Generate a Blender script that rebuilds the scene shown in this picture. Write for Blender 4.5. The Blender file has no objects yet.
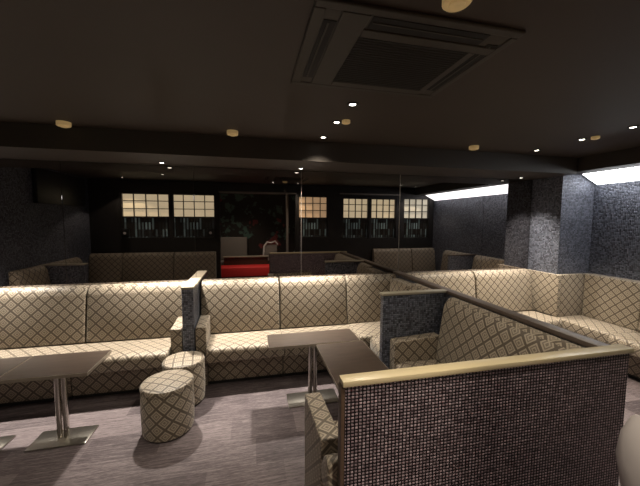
import bpy, bmesh, math, random
from mathutils import Vector, Matrix
random.seed(7)
PI = math.pi
col = bpy.context.scene.collection
D = 3.57          # mirror wall
XL, XR = -3.0, 4.356
YW = 0.41         # window wall, room face
ZC, ZB = 2.40, 2.21

# ------------------------------------------------------------------ materials
def new_mat(name):
    m = bpy.data.materials.new(name); m.use_nodes = True
    nt = m.node_tree; nt.nodes.clear()
    out = nt.nodes.new('ShaderNodeOutputMaterial'); b = nt.nodes.new('ShaderNodeBsdfPrincipled')
    nt.links.new(b.outputs[0], out.inputs[0])
    return m, nt, b
def nd(nt, t, **kw):
    n = nt.nodes.new(t)
    for k, v in kw.items(): setattr(n, k, v)
    return n
def mth(nt, op, a, b=None, c=None):
    n = nt.nodes.new('ShaderNodeMath'); n.operation = op
    for i, v in enumerate((a, b, c)):
        if v is None: continue
        if isinstance(v, (int, float)): n.inputs[i].default_value = v
        else: nt.links.new(v, n.inputs[i])
    return n.outputs[0]
def mix(nt, fac, a, b):
    n = nt.nodes.new('ShaderNodeMix'); n.data_type = 'RGBA'
    for s, v in ((n.inputs[0], fac), (n.inputs[6], a), (n.inputs[7], b)):
        if isinstance(v, (int, float)): s.default_value = v
        elif isinstance(v, tuple): s.default_value = (*v, 1)
        else: nt.links.new(v, s)
    return n.outputs[2]
def noise(nt, vec, scale, detail=3, rough=.5):
    n = nd(nt, 'ShaderNodeTexNoise'); n.inputs['Scale'].default_value = scale
    n.inputs['Detail'].default_value = detail; n.inputs['Roughness'].default_value = rough
    nt.links.new(vec, n.inputs['Vector']); return n.outputs['Fac']
def mapping(nt, vec, sc):
    n = nd(nt, 'ShaderNodeMapping'); n.inputs['Scale'].default_value = sc
    nt.links.new(vec, n.inputs['Vector']); return n.outputs[0]
def bump(nt, b, h, strength, dist=.002):
    n = nd(nt, 'ShaderNodeBump'); n.inputs['Strength'].default_value = strength; n.inputs['Distance'].default_value = dist
    nt.links.new(h, n.inputs['Height']); nt.links.new(n.outputs[0], b.inputs['Normal'])

def plain(name, c, rough=.5, metal=0., nscale=30, namp=.12, coat=0.):
    m, nt, b = new_mat(name)
    tc = nd(nt, 'ShaderNodeTexCoord')
    f = noise(nt, tc.outputs['Object'], nscale, 3)
    lo = tuple(x*(1-namp) for x in c); hi = tuple(min(1, x*(1+namp)) for x in c)
    nt.links.new(mix(nt, f, lo, hi), b.inputs['Base Color'])
    b.inputs['Roughness'].default_value = rough; b.inputs['Metallic'].default_value = metal
    b.inputs['Coat Weight'].default_value = coat
    return m
def emit(name, c, s):
    m, nt, b = new_mat(name)
    b.inputs['Base Color'].default_value = (*c, 1); b.inputs['Roughness'].default_value = .6
    b.inputs['Emission Color'].default_value = (*c, 1); b.inputs['Emission Strength'].default_value = s
    return m

def fabric_mat(name, base, line, p=.110):
    m, nt, b = new_mat(name)
    uv = nd(nt, 'ShaderNodeUVMap'); uv.uv_map = 'UVMap'
    s = nd(nt, 'ShaderNodeSeparateXYZ'); nt.links.new(uv.outputs[0], s.inputs[0])
    wob = mth(nt, 'MULTIPLY', mth(nt, 'SUBTRACT', noise(nt, uv.outputs[0], 9, 1), .5), .012)
    U = mth(nt, 'ADD', s.outputs[0], wob); V = s.outputs[1]
    a = mth(nt, 'DIVIDE', mth(nt, 'ADD', U, V), p); c = mth(nt, 'DIVIDE', mth(nt, 'SUBTRACT', U, V), p)
    fa = mth(nt, 'ABSOLUTE', mth(nt, 'SUBTRACT', mth(nt, 'FRACT', a), .5))   # 0 centre .. .5 edge
    fc = mth(nt, 'ABSOLUTE', mth(nt, 'SUBTRACT', mth(nt, 'FRACT', c), .5))
    mx = mth(nt, 'MAXIMUM', fa, fc)
    # woven line breaks up finely
    fine = noise(nt, uv.outputs[0], 260, 1)
    mx2 = mth(nt, 'ADD', mx, mth(nt, 'MULTIPLY', mth(nt, 'SUBTRACT', fine, .5), .05))
    l1 = mth(nt, 'GREATER_THAN', mx2, .392)
    # small diamond ring in the middle of every lozenge
    ring = mth(nt, 'LESS_THAN', mth(nt, 'ABSOLUTE', mth(nt, 'SUBTRACT', mx2, .235)), .045)
    dot = mth(nt, 'LESS_THAN', mx2, .10)
    l2 = mth(nt, 'MAXIMUM', ring, dot)
    k = mth(nt, 'MAXIMUM', l1, mth(nt, 'MULTIPLY', l2, .72))
    big = noise(nt, uv.outputs[0], 3.5, 2)
    bc = mix(nt, big, tuple(x*.9 for x in base), tuple(x*1.08 for x in base))
    nt.links.new(mix(nt, mth(nt, 'MULTIPLY', k, .80), bc, line), b.inputs['Base Color'])
    b.inputs['Roughness'].default_value = .52
    b.inputs['Sheen Weight'].default_value = .15; b.inputs['Sheen Roughness'].default_value = .5
    b.inputs['Specular IOR Level'].default_value = .45
    bump(nt, b, mth(nt, 'MULTIPLY', mth(nt, 'ADD', mth(nt, 'SUBTRACT', 1, l1), mth(nt, 'MULTIPLY', fine, .5)), 1), .5, .002)
    return m

def mosaic_mat(name, dark, light, tw, th, rough=.3, metal=.0, grout=(.01, .01, .012), bs=1., coat=0., gw=.42, tilt=1.1):
    m, nt, b = new_mat(name)
    uv = nd(nt, 'ShaderNodeUVMap'); uv.uv_map = 'UVMap'
    s = nd(nt, 'ShaderNodeSeparateXYZ'); nt.links.new(uv.outputs[0], s.inputs[0])
    u = mth(nt, 'DIVIDE', s.outputs[0], tw); v = mth(nt, 'DIVIDE', s.outputs[1], th)
    cell = nd(nt, 'ShaderNodeCombineXYZ')
    nt.links.new(mth(nt, 'FLOOR', u), cell.inputs[0]); nt.links.new(mth(nt, 'FLOOR', v), cell.inputs[1])
    wn = nd(nt, 'ShaderNodeTexWhiteNoise'); wn.noise_dimensions = '2D'; nt.links.new(cell.outputs[0], wn.inputs['Vector'])
    fu = mth(nt, 'ABSOLUTE', mth(nt, 'SUBTRACT', mth(nt, 'FRACT', u), .5)); fv = mth(nt, 'ABSOLUTE', mth(nt, 'SUBTRACT', mth(nt, 'FRACT', v), .5))
    g = mth(nt, 'MAXIMUM', fu, mth(nt, 'MULTIPLY', fv, 1.07)); isg = mth(nt, 'GREATER_THAN', g, gw)
    t = mix(nt, wn.outputs[0], dark, light)
    nt.links.new(mix(nt, isg, t, grout), b.inputs['Base Color'])
    # pillow shaped tiles, each one seated at a slightly different height
    h = mth(nt, 'SUBTRACT', 1, mth(nt, 'ADD', mth(nt, 'MULTIPLY', mth(nt, 'POWER', mth(nt, 'MULTIPLY', fu, 2), 2.2), .6), mth(nt, 'MULTIPLY', mth(nt, 'POWER', mth(nt, 'MULTIPLY', fv, 2), 2.2), .6)))
    sp = nd(nt, 'ShaderNodeSeparateColor'); nt.links.new(wn.outputs[1], sp.inputs[0])
    for q, w_ in ((0, u), (1, v)):
        h = mth(nt, 'ADD', h, mth(nt, 'MULTIPLY', mth(nt, 'MULTIPLY', mth(nt, 'SUBTRACT', sp.outputs[q], .5), mth(nt, 'SUBTRACT', mth(nt, 'FRACT', w_), .5)), tilt))
    bump(nt, b, h, bs, min(tw, th)*.35)
    b.inputs['Roughness'].default_value = rough; b.inputs['Metallic'].default_value = metal; b.inputs['Coat Weight'].default_value = coat
    return m

def carpet_mat():
    m, nt, b = new_mat('carpet_tiles')
    tc = nd(nt, 'ShaderNodeTexCoord'); P = tc.outputs['Object']
    s = nd(nt, 'ShaderNodeSeparateXYZ'); nt.links.new(P, s.inputs[0])
    # planks .5 x .25, each run offset
    row = mth(nt, 'FLOOR', mth(nt, 'DIVIDE', s.outputs[1], .25))
    uo = mth(nt, 'ADD', mth(nt, 'DIVIDE', s.outputs[0], .5), mth(nt, 'MULTIPLY', row, .37))
    c = nd(nt, 'ShaderNodeCombineXYZ'); nt.links.new(mth(nt, 'FLOOR', uo), c.inputs[0]); nt.links.new(row, c.inputs[1])
    wn = nd(nt, 'ShaderNodeTexWhiteNoise'); wn.noise_dimensions = '2D'; nt.links.new(c.outputs[0], wn.inputs['Vector'])
    tone = mth(nt, 'POWER', wn.outputs[0], 1.0)
    st = noise(nt, mapping(nt, P, (5, 70, 5)), 1., 4, .7)
    st2 = noise(nt, mapping(nt, P, (24, 190, 5)), 1., 2, .7)
    big = noise(nt, P, 1.6, 2)
    k = mth(nt, 'ADD', mth(nt, 'MULTIPLY', tone, .26), mth(nt, 'ADD', mth(nt, 'MULTIPLY', st, 1.0), mth(nt, 'ADD', mth(nt, 'MULTIPLY', st2, .7), mth(nt, 'MULTIPLY', big, .3))))
    r = nd(nt, 'ShaderNodeValToRGB'); e = r.color_ramp.elements
    e[0].position = .50; e[0].color = (.022, .016, .018, 1)
    e[1].position = .97; e[1].color = (.21, .172, .178, 1)
    x = e.new(.73); x.color = (.085, .066, .071, 1)
    nt.links.new(mth(nt, 'MULTIPLY', k, .72), r.inputs[0])
    nt.links.new(r.outputs[0], b.inputs['Base Color'])
    b.inputs['Roughness'].default_value = .62; b.inputs['Specular IOR Level'].default_value = .3
    bump(nt, b, mth(nt, 'ADD', st, st2), .5, .004)
    return m

def wood_mat(name, c1, c2, rough=.35, coat=.2, sc=(3, 40, 40)):
    m, nt, b = new_mat(name)
    tc = nd(nt, 'ShaderNodeTexCoord'); P = tc.outputs['Object']
    f = noise(nt, mapping(nt, P, sc), 1., 5, .65)
    nt.links.new(mix(nt, f, c1, c2), b.inputs['Base Color'])
    b.inputs['Roughness'].default_value = rough; b.inputs['Coat Weight'].default_value = coat; b.inputs['Coat Roughness'].default_value = .2
    bump(nt, b, f, .15, .001)
    return m

def mural_mat():
    m, nt, b = new_mat('dark_mural')
    tc = nd(nt, 'ShaderNodeTexCoord'); P = tc.outputs['Object']
    f = noise(nt, P, 3.2, 5, .7); g = noise(nt, P, 2.1, 3, .6)
    a = mix(nt, mth(nt, 'GREATER_THAN', f, .56), (.030, .023, .021), (.10, .19, .16))
    a = mix(nt, mth(nt, 'GREATER_THAN', g, .62), a, (.26, .05, .05))
    nt.links.new(a, b.inputs['Base Color']); b.inputs['Roughness'].default_value = .6
    return m

def reed_mat():
    m, nt, b = new_mat('reeded_glass_glow')
    tc = nd(nt, 'ShaderNodeTexCoord'); P = tc.outputs['Object']
    s = nd(nt, 'ShaderNodeSeparateXYZ'); nt.links.new(P, s.inputs[0])
    w = mth(nt, 'FRACT', mth(nt, 'MULTIPLY', s.outputs[0], 16))
    cx_ = mth(nt, 'FLOOR', mth(nt, 'MULTIPLY', s.outputs[0], 16))
    cc = nd(nt, 'ShaderNodeCombineXYZ'); nt.links.new(cx_, cc.inputs[0])
    nt.links.new(mth(nt, 'FLOOR', mth(nt, 'MULTIPLY', s.outputs[2], 7)), cc.inputs[1])
    wn = nd(nt, 'ShaderNodeTexWhiteNoise'); wn.noise_dimensions = '2D'; nt.links.new(cc.outputs[0], wn.inputs['Vector'])
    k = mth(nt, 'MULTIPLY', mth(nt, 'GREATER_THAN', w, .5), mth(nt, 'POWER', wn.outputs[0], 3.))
    colr = mix(nt, k, (.02, .016, .013), (.22, .30, .30))  # bars lit from beyond the pane, painted as colour and faint glow
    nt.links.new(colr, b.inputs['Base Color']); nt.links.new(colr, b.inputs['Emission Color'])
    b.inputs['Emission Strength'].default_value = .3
    b.inputs['Roughness'].default_value = .15
    return m

def shoji_mat(name, c, s):
    m, nt, b = new_mat(name)
    tc = nd(nt, 'ShaderNodeTexCoord')
    f = noise(nt, tc.outputs['Object'], 2.5, 2)
    cc = mix(nt, f, tuple(x*.75 for x in c), c)
    nt.links.new(cc, b.inputs['Base Color']); nt.links.new(cc, b.inputs['Emission Color'])
    b.inputs['Emission Strength'].default_value = s; b.inputs['Roughness'].default_value = .8
    return m

M = {}
M['fabric'] = fabric_mat('lozenge_fabric', (.36, .303, .232), (.040, .024, .012))
M['mosaic_brown'] = mosaic_mat('plum_mosaic', (.28, .21, .235), (.62, .49, .54), 0.0168, .0148, rough=.30, metal=.45, grout=(.010, .007, .009), bs=1., gw=.32)
M['mosaic_navy'] = mosaic_mat('slate_mosaic', (.05, .053, .068), (.235, .25, .31), .018, .018, rough=.34, metal=.3, grout=(.03, .03, .04), bs=.8, gw=.455)
M['carpet'] = carpet_mat()
M['ceiling'] = wood_mat('dark_ceiling_paint', (.030, .020, .0145), (.043, .029, .021), .6, 0., (1.2, 1.6, 1))
M['beam'] = wood_mat('dark_beam_paint', (.030, .023, .019), (.042, .032, .026), .6, 0., (1.2, 1.6, 1))
M['black_wall'] = plain('black_wall_paint', (.012, .010, .009), .5)
M['lobby'] = plain('dark_lobby_wall', (.03, .024, .02), .7)
M['cap_pale'] = wood_mat('pale_cap', (.46, .38, .235), (.58, .49, .31), .35, .25)
M['cap_dark'] = wood_mat('dark_cap', (.075, .055, .044), (.115, .086, .068), .42, .0)
M['cap_grey'] = wood_mat('grey_cap', (.30, .27, .21), (.40, .36, .28), .35, .25)
M['end_wood'] = wood_mat('dark_end_wood', (.05, .03, .02), (.09, .055, .035), .45, .1)
M['table'] = wood_mat('table_laminate', (.018, .012, .009), (.105, .074, .058), .33, .2, (5, 28, 5))
M['table_edge'] = plain('table_edge', (.33, .28, .23), .3, .3)
M['chrome'] = plain('chrome', (.72, .69, .64), .14, 1., 8, .05)
M['steel'] = plain('brushed_steel', (.50, .47, .43), .28, 1., 60, .15)
M['black'] = plain('black_plastic', (.012, .012, .012), .45)
M['ac'] = plain('ac_grey_brown', (.034, .028, .022), .55)
M['ac_grille'] = plain('ac_grille_dark', (.014, .012, .010), .7)
M['slot'] = plain('slot_black', (.006, .005, .005), .8)
M['window_frame'] = plain('window_frame_black', (.014, .011, .009), .45)
M['shoji'] = shoji_mat('shoji_paper', (.95, .80, .52), 1.35)
M['shoji_amber'] = shoji_mat('shoji_paper_amber', (.85, .58, .33), 1.05)
M['shoji_cool'] = shoji_mat('shoji_paper_cool', (.88, .83, .66), 1.15)
M['reed'] = reed_mat()
M['mural'] = mural_mat()
M['red'] = plain('red_upholstery', (.75, .035, .035), .6)
M['grey_fabric'] = plain('grey_upholstery', (.26, .23, .21), .7)
M['white_shell'] = plain('pale_shell', (.74, .68, .67), .4, 0, 12, .08)
M['amber'] = plain('amber_plastic_glow', (.62, .46, .22), .5)
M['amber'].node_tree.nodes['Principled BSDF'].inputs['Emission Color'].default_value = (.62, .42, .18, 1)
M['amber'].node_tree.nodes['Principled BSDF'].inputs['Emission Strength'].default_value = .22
M['bulb'] = emit('lamp_lens', (1., .93, .80), 9.)
M['cove'] = emit('cove_diffuser', (.96, .98, 1.), 7.)
M['metal_strip'] = plain('metal_strip', (.34, .30, .27), .35, .6)
def mirror_mat():
    m, nt, b = new_mat('tinted_mirror')
    b.inputs['Base Color'].default_value = (.34, .315, .305, 1); b.inputs['Metallic'].default_value = 1.; b.inputs['Roughness'].default_value = .012
    return m
M['mirror'] = mirror_mat()

# ------------------------------------------------------------------ mesh helpers
class MB:
    def __init__(s): s.bm = bmesh.new()
    def _rot(s, vs, rot):
        if rot: bmesh.ops.transform(s.bm, matrix=rot, verts=vs)
    def box(s, x0, x1, y0, y1, z0, z1, r=0., seg=2, rot=None):
        r0 = bmesh.ops.create_cube(s.bm, size=1.)
        vs = r0['verts']
        for v in vs: v.co = Vector((x0+(v.co.x+.5)*(x1-x0), y0+(v.co.y+.5)*(y1-y0), z0+(v.co.z+.5)*(z1-z0)))
        if r > 0:
            es = list({e for v in vs for e in v.link_edges})
            g = bmesh.ops.bevel(s.bm, geom=es, offset=r, segments=seg, profile=.5, affect='EDGES', clamp_overlap=True)
            vs = list({v for f in g['faces'] for v in f.verts} | {v for v in vs if v.is_valid})
        s._rot(vs, rot); return s
    def prism(s, pts, x0, x1, r=0., seg=3, axis='x'):
        # pts: (y, z) outline, extruded along x
        a = [s.bm.verts.new((x0, p[0], p[1]) if axis == 'x' else (p[0], p[1], x0)) for p in pts]
        b = [s.bm.verts.new((x1, p[0], p[1]) if axis == 'x' else (p[0], p[1], x1)) for p in pts]
        n = len(pts); fs = [s.bm.faces.new(a[::-1]), s.bm.faces.new(b)]
        for i in range(n): fs.append(s.bm.faces.new((a[i], a[(i+1) % n], b[(i+1) % n], b[i])))
        if r > 0:
            es = list({e for f in fs for e in f.edges})
            bmesh.ops.bevel(s.bm, geom=es, offset=r, segments=seg, profile=.5, affect='EDGES', clamp_overlap=True)
        return s
    def lathe(s, prof, n=40, c=(0, 0), sx=1., sy=1.):
        rings = []
        for (r, z) in prof:
            if r < 1e-6: rings.append([s.bm.verts.new((c[0], c[1], z))])
            else: rings.append([s.bm.verts.new((c[0]+sx*r*math.cos(2*PI*i/n), c[1]+sy*r*math.sin(2*PI*i/n), z)) for i in range(n)])
        for A, B in zip(rings, rings[1:]):
            for i in range(n):
                j = (i+1) % n
                if len(A) == 1 and len(B) == 1: continue
                if len(A) == 1: s.bm.faces.new((A[0], B[j], B[i]))
                elif len(B) == 1: s.bm.faces.new((A[i], A[j], B[0]))
                else: s.bm.faces.new((A[i], A[j], B[j], B[i]))
        return s
    def tube(s, pts, rad, n=10):
        rings = []
        P = [Vector(p) for p in pts]
        for i, p in enumerate(P):
            t = (P[min(i+1, len(P)-1)] - P[max(i-1, 0)]).normalized()
            a = t.orthogonal().normalized() if i == 0 else (rings_a - t*rings_a.dot(t)).normalized()
            rings_a = a; b = t.cross(a)
            rings.append([s.bm.verts.new(p + rad*(a*math.cos(2*PI*k/n)+b*math.sin(2*PI*k/n))) for k in range(n)])
        for A, B in zip(rings, rings[1:]):
            for k in range(n): s.bm.faces.new((A[k], A[(k+1) % n], B[(k+1) % n], B[k]))
        s.bm.faces.new(rings[0][::-1]); s.bm.faces.new(rings[-1]); return s
    def build(s, name, mat, parent=None, loc=(0, 0, 0), rz=0., smooth=True, uvcyl=None):
        bm = s.bm; bmesh.ops.recalc_face_normals(bm, faces=bm.faces)
        uv = bm.loops.layers.uv.new('UVMap')
        for f in bm.faces:
            n = f.normal
            ax = max(range(3), key=lambda k: abs(n[k]))
            for l in f.loops:
                c = l.vert.co
                if uvcyl and ax != 2:
                    mid = f.calc_center_median(); am = math.atan2(mid.y, mid.x); an = math.atan2(c.y, c.x)
                    while an-am > PI: an -= 2*PI
                    while an-am < -PI: an += 2*PI
                    l[uv].uv = (an*uvcyl, c.z)
                else: l[uv].uv = (c.y, c.z) if ax == 0 else ((c.x, c.z) if ax == 1 else (c.x, c.y))
        me = bpy.data.meshes.new(name); bm.to_mesh(me); bm.free()
        me.materials.append(mat)
        if smooth:
            for p in me.polygons: p.use_smooth = True
            me.set_sharp_from_angle(angle=math.radians(38))
        o = bpy.data.objects.new(name, me); col.objects.link(o)
        o.location = loc; o.rotation_euler = (0, 0, rz)
        if parent: o.parent = parent
        return o
def empty(name, loc, rz=0.):
    o = bpy.data.objects.new(name, None); o.empty_display_size = .1; col.objects.link(o)
    o.location = loc; o.rotation_euler = (0, 0, rz); return o
def tag(o, label, cat, group=None):
    o['label'] = label; o['category'] = cat
    if group: o['group'] = group
    return o
def struct(o): o['kind'] = 'structure'; return o
def copy_tree(o, parent=None):
    c = o.copy(); col.objects.link(c)
    if parent is not None: c.parent = parent
    for ch in list(o.children): copy_tree(ch, c)
    return c

# ------------------------------------------------------------------ setting
struct(MB().box(-3.2, 4.6, -2.7, 3.75, -.1, 0).build('floor', M['carpet']))
struct(MB().box(-3.2, 4.6, -2.7, 3.75, ZC, ZC+.1).build('ceiling', M['ceiling']))
struct(MB().box(-3.2, 4.6, D, 3.75, 0, ZC).build('wall_back', M['black_wall']))
struct(MB().box(-3.2, XL, YW-.12, D, 0, ZC).build('wall_left', M['mosaic_navy']))
struct(MB().box(XR, 4.6, YW-.12, D, 0, ZC).build('wall_right', M['mosaic_navy']))
struct(MB().box(XL, 3.83, 2.97, D, ZB, ZC).build('trim_1', M['beam']))                       # dropped beam along the mirrors
# pillar in the corner
struct(MB().box(3.84, XR, 3.14, D, 0, ZC).build('wall_pillar', M['mosaic_navy']))
# lowered ceiling strip that carries the cove
struct(MB().box(3.84, 4.10, YW, 3.14, 2.235, ZC).build('trim_2', M['beam']))
# front wall: black, with an opening and five windows
wins = [(-2.46, -1.58, 1.24, 2.15, 'shoji', 4), (-1.53, -.71, 1.24, 2.15, 'shoji', 4), (1.03, 1.70, 1.24, 2.16, 'shoji_amber', 4),
        (2.05, 2.68, 1.20, 2.14, 'shoji', 4), (2.73, 3.37, 1.20, 2.14, 'shoji', 4), (3.56, 4.24, 1.20, 2.16, 'shoji_cool', 4)]
OP = (-.62, .97, 2.20)
w = MB()
def wallpiece(x0, x1, z0, z1): w.box(x0, x1, YW-.12, YW, z0, z1)
xs = -3.0
openings = sorted([(a, b, c, d) for a, b, c, d, _, _ in wins] + [(OP[0], OP[1], 0, OP[2])])
for a, b, c, d in openings:
    if a > xs: wallpiece(xs, a, 0, ZC)
    if c > 0: wallpiece(a, b, 0, c)
    wallpiece(a, b, d, ZC); xs = b
wallpiece(xs, XR, 0, ZC)
struct(w.build('wall_front', M['black_wall'], smooth=False))
for i, (a, b, c, d, mt, n) in enumerate(wins):
    r = empty('window_%d' % (i+1), ((a+b)/2, YW-.06, 0)); struct(r)
    W = (b-a)/2; zm = 1.69
    f = MB()
    for x0, x1, z0, z1 in ((-W, -W+.022, c, d), (W-.022, W, c, d), (-W, W, c, c+.025), (-W, W, d-.022, d), (-W, W, zm-.03, zm)):
        f.box(x0, x1, -.02, .045, z0, z1)
    for k in range(1, n): f.box(-W+2*W*k/n-.007, -W+2*W*k/n+.007, -.005, .03, zm, d)
    for k in (1, 2): f.box(-W, W, -.005, .03, zm+(d-zm)*k/3-.007, zm+(d-zm)*k/3+.007)
    f.build('frame', M['window_frame'], r, smooth=False)
    p = MB().box(-W+.01, W-.01, -.018, -.008, zm, d-.01).build('paper_screen', M[mt], r)
    MB().box(-W+.01, W-.01, -.016, -.006, c+.01, zm-.02).build('glass_pane', M['reed'], r)
t = MB().box(OP[0]-.01, OP[1]+.02, YW-.13, YW+.012, OP[2]-.006, OP[2]+.022)
struct(t.build('trim_3', M['metal_strip']))
struct(MB().box(1.97, 3.46, YW, YW+.03, 2.215, 2.24).build('trim_4', M['metal_strip']))
struct(MB().box(.815, .865, YW-.5, YW-.44, 0, ZC).build('trim_5', M['metal_strip']))       # post just beyond the opening
# dark recess screen high on left wall
# lobby beyond the opening
struct(MB().box(-3.2, 4.6, -2.7, -2.6, 0, ZC).build('wall_lobby', M['mural']))
struct(MB().box(-3.2, -3.0, -2.6, YW-.12, 0, ZC).build('wall_lobby_left', M['lobby']))
struct(MB().box(4.4, 4.6, -2.6, YW-.12, 0, ZC).build('wall_lobby_right', M['lobby']))
# baseboard under the mirrors on the right stays hidden by the seats

# mirror panels
edges = [-2.995, -1.82, -.59, .58, 1.83, 3.06, 3.835]
names = ['dark mirror panel above the benches at far left of the room', 'dark mirror panel above the left bench, left of the small tiled divider',
         'dark mirror panel just right of the small tiled divider', 'dark mirror panel above the middle booth, ending at the long rail',
         'dark mirror panel just right of the long rail, showing the light strip', 'narrow dark mirror panel beside the slate mosaic pillar']
for i in range(6):
    x0, x1 = edges[i]+.0015, edges[i+1]-.0015
    o = MB().box(-(x1-x0)/2, (x1-x0)/2, -.006, 0, .90, ZB-.002, .001, 1).build('wall_mirror', M['mirror'], None, ((x0+x1)/2, D, 0), smooth=False)
    tag(o, names[i], 'mirror', 'mirror panels along the back wall')

for i, (x, hw_) in enumerate(((.58, .0010), (1.83, .0035))):
    struct(MB().box(x-hw_, x+hw_, D-.009, D-.0065, .99 if abs(x-1.83) < .01 else .965, ZB-.002).build('trim_%d' % (i+6), M['metal_strip']))
# cove light on the right wall
cv = empty('cove_light', (XR, 1.78, 0)); tag(cv, 'long glowing white light strip high on the right tiled wall', 'light')
MB().prism([(-.255, 2.232), (-.004, 2.112), (-.004, 2.118), (-.255, 2.238)], -1.33, 1.33).build('diffuser', M['cove'], cv, rz=0)
# prism runs along x with (y,z) outline: turn it to run along y with outline on x
cvd = cv.children[0]
cvd.rotation_euler = (0, 0, -PI/2)
hb = MB().prism([(-.258, 2.242), (-.002, 2.122), (-.002, 2.395), (-.258, 2.395)], -1.335, 1.335).build('housing', M['beam'], cv)
hb.rotation_euler = (0, 0, -PI/2)

# dark screen box on left wall
o = MB().box(0, .06, -.65, .65, 1.86, 2.36, .004).build('wall_screen', M['black'], None, (XL, 1.30, 0))
tag(o, 'long black panel high on the left mosaic wall, seen in the mirror', 'panel')

# ------------------------------------------------------------------ sofas
FT = 0
def bench(w, depth, x, y, rz, label, group, arm_l=False, arm_r=False, cat='sofa', back=True, h=.966, af=.12, full=True):
    """modular bench, local: back plane y=0, front -depth"""
    r = empty('banquette_sofa', (x, y, 0), rz); tag(r, label, cat, group)
    a, b = -w/2+.002, w/2-.002
    la, lb = a + (.105 if arm_l else 0), b - (.105 if arm_r else 0)
    MB().box(la, lb, -depth+.14, -.02, .035, .285, .008, 2).build('base', M['fabric'], r)
    MB().box(la+.01, lb-.01, -depth+.16, -.03, 0, .036).build('plinth', M['black'], r)
    MB().prism([(-depth, .285), (-.02, .285), (-.02, .40), (-.18, .415), (-depth+.10, .425), (-depth+.015, .415), (-depth, .38)], la, lb, .016, 3).build('seat', M['fabric'], r)
    if back:
        MB().prism([(-.19, .425), (-.012, .425), (-.012, h+.002), (-.045, h+.008), (-.078, h-.004), (-.105, h-.032), (-.124, h-.075)], (a if full else la)+.004, (b if full else lb)-.004, .014, 3).build('backrest', M['fabric'], r)
    for flag, u0 in ((arm_l, a), (arm_r, b-.10)):
        if flag: MB().prism([(-.13, 0.0), (-depth+af, 0.0), (-depth+af, .60), (-.13, .625)], u0, u0+.10, .010, 3).build('armrest', M['fabric'], r)
    return r
GM = 'patterned benches along the mirrored wall'
yb = D-.008
bench(.59, .60, -2.70, yb, 0, 'patterned bench section in the far left corner against the mirrors', GM)
bench(.80, .60, -2.00, yb, 0, 'patterned bench section behind the left table, left of the seam', GM)
bench(.945, .60, -1.1255, yb, 0, 'patterned bench section behind the stools, ending at the small divider', GM, arm_r=True)
bench(.845, .60, -.1105, yb, 0, 'patterned bench section just right of the small tiled divider', GM, arm_l=True)
bench(.79, .60, .709, yb, 0, 'patterned bench section in the middle booth behind the far table', GM)
# corner section against mirrors and rail
def side_back(r, x0, x1, y0, y1, z0=.425, z1=.95):
    MB().box(x0, x1, y0, y1, z0, z1, .02, 3).build('backrest', M['fabric'], r)
r = empty('banquette_sofa', (1.436, yb, 0)); tag(r, 'patterned corner bench where the mirrors meet the long rail', 'sofa', GM)
MB().box(-.330, .330, -.46, -.02, .035, .285, .008).build('base', M['fabric'], r)
MB().box(-.33, .33, -.44, -.03, 0, .036).build('plinth', M['black'], r)
MB().box(-.330, .330, -.60, -.02, .285, .422, .018, 3).build('seat', M['fabric'], r)
MB().prism([(-.19, .425), (-.012, .425), (-.012, .968), (-.045, .974), (-.078, .962), (-.105, .934), (-.124, .891)], -.326, .326, .014, 3).build('backrest', M['fabric'], r)
side_back(r, .186, .329, -.60, -.195)
bench(.42, .55, 1.765, 2.752, -PI/2, 'short patterned bench along the rail, hidden partly by the slate divider', 'patterned benches along the long rail')
bench(1.24, .57, 1.765, 1.832, -PI/2, 'patterned bench against the rail in the nearest booth', 'patterned benches along the long rail', arm_l=True, af=.0, full=False)
bench(.875, .57, .7425, 1.187, PI, 'patterned bench behind the nearest partition, its armrest at the aisle', None, arm_r=True, h=.60, af=.0)
# right zone
bench(.985, .60, 2.381, yb, 0, 'patterned bench just right of the long rail, against the mirrors', GM)
bench(.888, .60, 3.324, yb, 0, 'brightly lit patterned bench left of the mosaic pillar', GM)
r = empty('banquette_sofa', (XR, 3.14, 0)); tag(r, 'patterned corner bench wrapped around the foot of the mosaic pillar', 'sofa', 'patterned benches along the right wall')
MB().box(-.56, -.02, -.64, -.01, .035, .285, .008).build('base', M['fabric'], r)
MB().box(-.54, -.03, -.62, -.02, 0, .036).build('plinth', M['black'], r)
MB().box(-.583, -.01, -.67, -.004, .285, .422, .018, 3).build('seat', M['fabric'], r)
MB().box(-.570, -.521, -.07, .40, .42, .962, .008, 3).build('backrest', M['fabric'], r)
MB().box(-.521, -.012, -.07, -.004, .42, .962, .008, 3).build('backrest', M['fabric'], r)
MB().prism([(-.67, .42), (-.072, .42), (-.072, .967), (-.67, .967)], -.165, -.006, .016, 3).build('backrest', M['fabric'], r)
GR = 'patterned benches along the right wall'
bench(.49, .60, XR-.004, 2.222, -PI/2, 'short patterned bench on the right wall before the pillar corner', GR)
bench(.86, .60, XR-.004, 1.44, -PI/2, 'patterned bench on the right wall beyond the low tiled divider, mirrored only', GR)
GW = 'patterned benches below the paper windows'
bench(.62, .56, 4.04, YW+.004, PI, 'patterned bench in the corner under the palest paper window, seen mirrored', GW)
bench(.96, .56, 3.245, YW+.004, PI, 'patterned bench under the right pair of paper windows, seen mirrored', GW)
bench(.57, .56, -2.71, YW+.004, PI, 'patterned corner bench left of the left pair of paper windows, seen mirrored', GW)
bench(.92, .56, -1.96, YW+.004, PI, 'patterned bench under the leftmost paper window, seen mirrored', GW)
bench(.80, .56, -1.098, YW+.004, PI, 'patterned bench under the paper window beside the opening, seen mirrored', GW)
GL = 'patterned benches along the left wall'
bench(.60, .55, XL+.004, 2.24, PI/2, 'patterned bench on left wall between the mirrors and tiled divider', GL)
bench(.80, .55, XL+.004, 1.40, PI/2, 'patterned bench on left wall between tiled divider and windows', GL)

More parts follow.
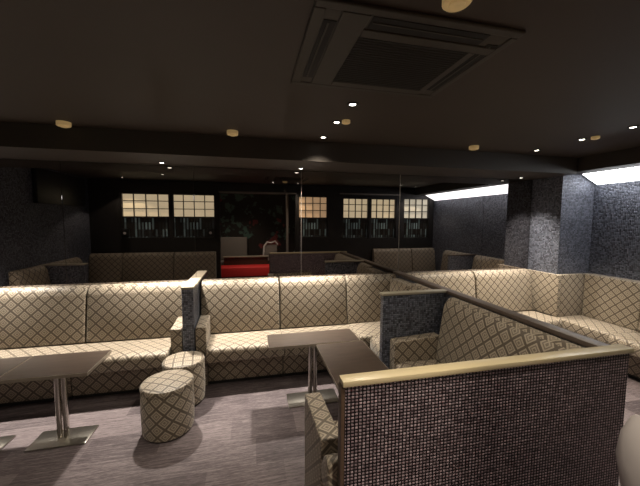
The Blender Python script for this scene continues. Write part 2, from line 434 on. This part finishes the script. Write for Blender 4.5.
# ------------------------------------------------------------------ partitions
def partition(x0, x1, y0, y1, z, mat, capmat, label, name='partition', over=.012, capt=.03):
    cx_, cy_ = (x0+x1)/2, (y0+y1)/2
    r = empty(name, (cx_, cy_, 0)); tag(r, label, 'partition')
    hx, hy = (x1-x0)/2, (y1-y0)/2
    MB().box(-hx, hx, -hy, hy, 0, z-capt, .002, 1).build('panel', mat, r)
    MB().box(-hx-over, hx+over, -hy-over, hy+over, z-capt, z, .003, 2).build('cap', capmat, r)
    return r
NP = partition(.366, 1.896, 1.142, 1.180, 1.0, M['mosaic_brown'], M['cap_pale'], 'nearest long partition faced in small plum mosaic with pale wooden cap', capt=.024)
MB().box(-.7825, -.7655, -.021, .021, 0, .975, .003, 2).build('end_panel', M['end_wood'], NP)
partition(1.772, 1.832, 1.20, D-.012, .998, M['mosaic_navy'], M['cap_dark'], 'long partition with dark rail running straight to the mirrors', over=.012)
partition(1.135, 1.765, 2.475, 2.53, 1.0, M['mosaic_navy'], M['cap_grey'], 'slate mosaic divider with pale cap between the near and middle booths', over=.008, capt=.022)
partition(-.645, -.54, 3.085, D-.012, 1.0, M['mosaic_navy'], M['cap_grey'], 'small slate mosaic divider behind the two round stools', over=.006, capt=.022)
partition(-2.985, -2.42, 1.83, 1.92, .97, M['mosaic_navy'], M['cap_grey'], 'low tiled divider by the left wall, seen in the mirror', over=.006, capt=.022)
partition(3.74, XR-.02, 1.885, 1.955, .98, M['mosaic_navy'], M['cap_dark'], 'low tiled divider by the right wall, seen in the mirror', over=.006, capt=.022)

# ------------------------------------------------------------------ tables
def table(x, y, w, d, h, label, rz=0., bw=.40, bd=.30):
    r = empty('cocktail_table', (x, y, 0), rz); tag(r, label, 'table')
    tp = MB().box(-w/2, w/2, -d/2, d/2, h-.022, h, .002, 1).build('tabletop', M['table'], r)
    e = MB()
    for x0, x1, y0, y1 in ((-w/2-.003, w/2+.003, -d/2-.003, -d/2), (-w/2-.003, w/2+.003, d/2, d/2+.003), (-w/2-.003, -w/2, -d/2, d/2), (w/2, w/2+.003, -d/2, d/2)):
        e.box(x0, x1, y0, y1, h-.024, h-.001)
    e.build('edge_band', M['table_edge'], tp, smooth=False)
    p = MB(); p.tube([(-.022, 0, .012), (-.022, 0, h-.03)], .019, 16); p.tube([(.022, 0, .012), (.022, 0, h-.03)], .019, 16)
    p.build('post', M['chrome'], r)
    MB().box(-.09, .09, -.08, .08, h-.030, h-.0225, .002).build('mounting_plate', M['black'], r)
    MB().box(-bw/2, bw/2, -bd/2, bd/2, 0, .012, .005, 2).build('base_plate', M['steel'], r)
    return r
table(-1.385, 2.555, .53, .38, .58, 'dark wooden cocktail table with chrome post in front of left bench', bw=.38, bd=.21)
table(-1.93, 2.555, .53, .38, .58, 'dark wooden cocktail table cut by the left photo edge', bw=.36, bd=.21)
table(.54, 2.665, .80, .29, .58, 'far cocktail table in the middle booth, set lengthwise to the mirrors', bw=.46, bd=.22)
table(.75, 2.08, .42, .85, .575, 'near cocktail table in the middle booth, pointing to the nearest partition', bw=.26, bd=.40)

# ------------------------------------------------------------------ stools
def stool(x, y, r0, h, label, rz=0.):
    r = empty('round_stool', (x, y, 0), rz); tag(r, label, 'stool', 'round patterned stools by the small divider')
    MB().lathe([(0, .012), (r0-.012, .012), (r0-.004, .02), (r0, .06), (r0+.004, h*.5), (r0, h-.052), (r0-.004, h-.044), (0, h-.044)], 48).build('body', M['fabric'], r, uvcyl=r0)
    MB().lathe([(0, h-.044), (r0-.004, h-.044), (r0+.003, h-.036), (r0+.003, h-.02), (r0-.006, h-.006), (r0-.03, h), (r0*.5, h+.006), (0, h+.008)], 48).build('seat', M['fabric'], r, uvcyl=r0)
    MB().lathe([(0, 0), (r0-.02, 0), (r0-.02, .013), (0, .013)], 32).build('plinth', M['black'], r)
    return r
stool(-.645, 2.51, .187, .395, 'round patterned stool standing in front, nearer the camera', .3)
stool(-.600, 2.885, .174, .395, 'round patterned stool tucked behind the other one by the divider', .9)

# ------------------------------------------------------------------ pale shell chair near the camera
r = empty('tub_chair', (1.755, .755, 0), math.radians(0)); tag(r, 'pale rounded tub chair at the right edge beside the nearest partition', 'chair')
sh = MB(); N = 40; A0 = math.radians(88); A1 = math.radians(332)
outr = []
for i in range(N+1):
    t = i/N; a = A0+(A1-A0)*t; c, s_ = math.cos(a), math.sin(a); H = .60+.295*math.sin(PI*t)**.45
    k = (H-.44)
    prof = [(.15, .30), (.215, .36), (.255, .44+k*.1), (.278, .44+k*.45), (.268, .44+k*.75), (.240, H-.012), (.228, H), (.214, H-.012),
            (.240, .44+k*.73), (.248, .44+k*.45), (.225, .44+k*.1), (.19, .40), (.14, .34)]
    outr.append([sh.bm.verts.new((q*c, q*s_, z)) for q, z in prof])
for A, B in zip(outr, outr[1:]):
    m_ = len(A)
    for k in range(m_): sh.bm.faces.new((A[k], A[(k+1) % m_], B[(k+1) % m_], B[k]))
sh.bm.faces.new(outr[0]); sh.bm.faces.new(outr[-1][::-1])
sh.build('shell', M['white_shell'], r)
MB().lathe([(0, .33), (.19, .33), (.205, .37), (.20, .42), (.17, .44), (0, .445)], 36).build('seat', M['grey_fabric'], r)
for k in range(4):
    a = PI/4+k*PI/2
    MB().tube([(.13*math.cos(a), .13*math.sin(a), .33), (.22*math.cos(a), .22*math.sin(a), .0)], .012, 8).build('leg', M['chrome'], r)

# ------------------------------------------------------------------ ceiling equipment
ac = empty('ceiling_air_conditioner', (.65, 1.40, ZC)); tag(ac, 'square dark cassette air conditioner set in the ceiling', 'air conditioner')
f = MB(); hw, hd = .425, .335
gx0, gx1, gy0, gy1 = -.21, .30, -.16, .25
zt = -.014
f.box(-hw, hw, -hd, -hd+.04, zt, 0, .006); f.box(-hw, hw, hd-.035, hd, zt, 0, .006)
f.box(-hw, -hw+.045, -hd+.04, hd-.035, zt, 0, .004); f.box(hw-.03, hw, -hd+.04, hd-.035, zt, 0, .004)
f.box(-.32, gx0, -hd+.04, hd-.035, zt, 0, .004)
f.box(gx0, gx1+.02, gy1, hd-.035, zt, 0, .003)
f.box(gx0, hw-.03, -.21, gy0, zt, 0, .003); f.box(gx1, .335, gy0, gy1, zt, 0, .003)
f.box(-hw+.04, hw-.02, -hd+.03, hd-.03, -.008, 0)
f.build('housing', M['ac'], ac, smooth=False)
g = MB().box(gx0, gx1, gy0, gy1, -.010, -.004)
for k in range(22):
    y = gy0+(k+.5)*(gy1-gy0)/22; g.box(gx0, gx1, y-.004, y+.004, -.013, -.006)
g.build('intake_grille', M['ac_grille'], ac, smooth=False)
for x0, x1, y0, y1 in ((-.375, -.325, -.23, .24), (.34, .39, -.23, .24), (-.2, .30, -.288, -.218)):
    l = MB().box(x0, x1, y0, y1, -.0105, -.0055).build('air_slot', M['slot'], ac)
    if x1-x0 < .1: MB().box(x0+.018, x0+.024, y0+.01, y1-.01, -.0135, -.008).build('louvre', M['ac'], l)
    else: MB().box(x0+.01, x1-.01, y0+.03, y0+.036, -.0135, -.008).build('louvre', M['ac'], l)

lights = []
def downlight(x, y, z, label, power, grp, size=110, rad=.028, tilt=(0, 0), lens='bulb', colr=(1., .88, .70), blend=.9):
    r = empty('downlight', (x, y, z)); tag(r, label, 'light', grp)
    MB().lathe([(.021, -.001), (.040, -.001), (.040, -.005), (.034, -.008), (.024, -.006), (.021, -.001)], 24).build('rim', M['black'], r)
    MB().lathe([(0, -.0045), (.02, -.0045), (.022, -.001), (0, -.001)], 20).build('lens', M[lens], r)
    ld = bpy.data.lights.new('downlight_lamp', 'SPOT'); ld.energy = power; ld.spot_size = math.radians(size); ld.spot_blend = blend
    ld.shadow_soft_size = rad; ld.color = colr
    lo = bpy.data.objects.new('lamp', ld); col.objects.link(lo); lo.parent = r; lo.location = (0, 0, -.04); lo.rotation_euler = (tilt[0], tilt[1], 0)
    return r
GB = 'downlights in the beam by the mirrors'
for x, lb in ((-.86, 'tiny lit downlight in the beam above the left bench'), (.55, 'tiny lit downlight in the beam above the middle booth'),
              (3.48, 'tiny lit downlight in the beam beside the mosaic pillar'), (-2.62, 'added tiny lit downlight in the beam near the left wall')):  # the one near the left wall is an unseen extra lamp
    downlight(x, 3.41, ZB, lb, 460 if x < 3 else 150, GB, 84, blend=1., rad=.04, colr=(1., .92, .80))
GC = 'ceiling downlights over the middle booth'
for y, lb in ((1.97, 'lit ceiling downlight nearest the air conditioner'), (2.35, 'lit ceiling downlight beside the amber detector'), (2.80, 'lit ceiling downlight over the middle booth closest to the beam')):
    downlight(.66, y, ZC, lb, 18 if y < 2.5 else 26, GC, 120)
GD = 'ceiling downlights over the right booth'
for y, lb in ((1.91, 'lit ceiling downlight at the right photo edge'), (2.30, 'lit ceiling downlight over the right booth, middle of its row'), (2.76, 'lit ceiling downlight over the right booth closest to the beam')):
    downlight(3.0, y, ZC, lb, 24 if y < 2.5 else 270, GD, 120 if y < 2.5 else 100)
GE = 'ceiling downlights over the aisle and left booth'
for x, y, p, lb in ((-1.85, 2.15, 22, 'added ceiling downlight over the left tables'), (-1.45, 1.35, 14, 'added ceiling downlight over the left aisle'),
                    (.98, .70, 55, 'added ceiling downlight above the nearest partition'), (.46, .70, 30, 'added ceiling downlight above the aisle in front of the opening'),
                    (3.2, .95, 18, 'added ceiling downlight above the benches by the right windows')):
    downlight(x, y, ZC, lb, p, GE, 125)  # unseen fixtures added to light the nearest partition, floor and left side
for x, lb in ((-2.29, 'ceiling downlight by the left end of the window wall'), (3.66, 'ceiling downlight by the right end of the window wall')):
    downlight(x, .74, ZC, lb, 26, GE, 104, blend=.2, rad=.02)
# unseen lobby lamps behind the opening, added to light the nearest partition and lobby
for x, y, p, lb in ((.80, -.25, 130, 'added lobby ceiling downlight just outside the opening'), (-.3, -1.3, 80, 'added lobby ceiling downlight over the red bench')):
    downlight(x, y, ZC, lb, p, 'added lobby downlights', 130)

for x, y, lb in ((-1.42, 2.86, 'small amber ceiling detector above the left bench'), (-.14, 2.80, 'small amber ceiling detector above the small divider'),
                 (2.23, 2.77, 'small amber ceiling detector right of the rail'), (3.02, 2.20, 'small amber ceiling detector in the right downlight row'),
                 (.68, .955, 'small amber ceiling detector at the top edge, before the air conditioner'), (.72, 2.30, 'small amber ceiling detector among the middle downlights')):
    s = .55 if x in (.72,) or x == 3.02 else .82
    r = empty('smoke_detector', (x, y, ZC)); tag(r, lb, 'smoke detector', 'amber ceiling detectors')
    MB().lathe([(0, 0), (.058*s, 0), (.058*s, -.034*s), (.052*s, -.040*s), (0, -.040*s)], 28).build('base', M['amber'], r)
    MB().lathe([(0, -.040*s), (.034*s, -.040*s), (.030*s, -.048*s), (0, -.050*s)], 24).build('sensor_cap', M['amber'], r)

# wall speakers beneath the left windows' screens
for x, lb in ((-2.38, 'small black speaker with pale round cone at left of the mirrored windows'), (-.80, 'small black speaker with pale round cone beside the opening')):
    r = empty('wall_speaker', (x, YW, 1.36)); tag(r, lb, 'speaker', 'small speakers below the paper windows')
    MB().box(-.065, .065, 0, .07, -.085, .085, .006).build('cabinet', M['black'], r)
    c = MB().lathe([(0, .0), (.022, .0), (.026, .004), (0, .006)], 20).build('cone', M['white_shell'], r, (0, .07, 0)); c.rotation_euler = (-PI/2, 0, 0)

# ------------------------------------------------------------------ lobby furniture, seen through the opening in the mirror
r = empty('lobby_bench', (-.12, -1.50, 0)); tag(r, 'low red upholstered bench in the lobby, seen in the mirror', 'bench')
MB().box(-.75, .75, -.24, .24, .10, .36, .03, 3).build('seat', M['red'], r)
for sx in (-.65, .65):
    for sy in (-.17, .17): MB().box(sx-.02, sx+.02, sy-.02, sy+.02, 0, .10).build('leg', M['black'], r)
r = empty('lobby_sofa', (-.55, -2.22, 0)); tag(r, 'grey high backed sofa in the lobby behind the red bench', 'sofa')
MB().box(-.45, .45, -.30, .30, .0, .42, .03, 3).build('seat', M['grey_fabric'], r)
MB().box(-.45, .45, -.32, -.16, .42, 1.10, .03, 3).build('backrest', M['grey_fabric'], r)
r = empty('lobby_table', (-.25, -1.78, 0)); tag(r, 'long dark lobby table standing behind the red bench', 'table')
MB().box(-.50, .75, -.10, .10, .57, .60, .004).build('tabletop', M['cap_grey'], r)
MB().box(-.48, .73, -.03, .03, .25, .57).build('apron', M['end_wood'], r)
for sx in (-.42, .66): MB().box(sx-.02, sx+.02, -.02, .02, 0, .25).build('leg', M['black'], r)
r = empty('lobby_chair', (.58, -2.10, 0)); tag(r, 'chair with pale curved top rail in the lobby, seen in the mirror', 'chair')
MB().tube([(-.24, .12, 0), (-.23, .12, .45), (-.19, .14, .86), (-.10, .15, .98), (.0, .16, .95), (.12, .15, 1.0), (.20, .14, .90)], .026, 10).build('back_rail', M['white_shell'], r)
MB().box(-.22, .22, -.22, .18, .42, .48, .02).build('seat', M['grey_fabric'], r)
MB().box(-.18, .18, .10, .135, .50, .90, .015).build('backrest', M['grey_fabric'], r)
for sx, sy in ((.20, .14), (-.20, -.19), (.20, -.19)): MB().tube([(sx, sy, 0), (sx, sy, .43)], .014, 8).build('leg', M['black'], r)

# ------------------------------------------------------------------ world, camera, view
wd = bpy.data.worlds.new('world'); bpy.context.scene.world = wd; wd.use_nodes = True
wd.node_tree.nodes['Background'].inputs[0].default_value = (.02, .018, .016, 1)
wd.node_tree.nodes['Background'].inputs[1].default_value = .5
cd = bpy.data.cameras.new('camera'); cam = bpy.data.objects.new('camera', cd); col.objects.link(cam)
cd.sensor_width = 36; cd.sensor_fit = 'HORIZONTAL'; cd.lens = 307.16/640*36; cd.clip_start = .02
R = Vector((.97533475, -.22067233, .00508479)).normalized(); F = Vector((.22040039, .97235573, -.07712334)).normalized()
U = R.cross(F).normalized()
cam.matrix_world = Matrix(((R.x, U.x, -F.x, 0), (R.y, U.y, -F.y, 0), (R.z, U.z, -F.z, 1.65), (0, 0, 0, 1)))
sc = bpy.context.scene; sc.camera = cam
sc.view_settings.view_transform = 'Standard'; sc.view_settings.look = 'None'; sc.view_settings.gamma = 1.; sc.view_settings.exposure = 0.
sc.view_settings.use_curve_mapping = False
sc.cycles.max_bounces = 8; sc.cycles.glossy_bounces = 6; sc.cycles.diffuse_bounces = 4; sc.cycles.sample_clamp_indirect = 4.
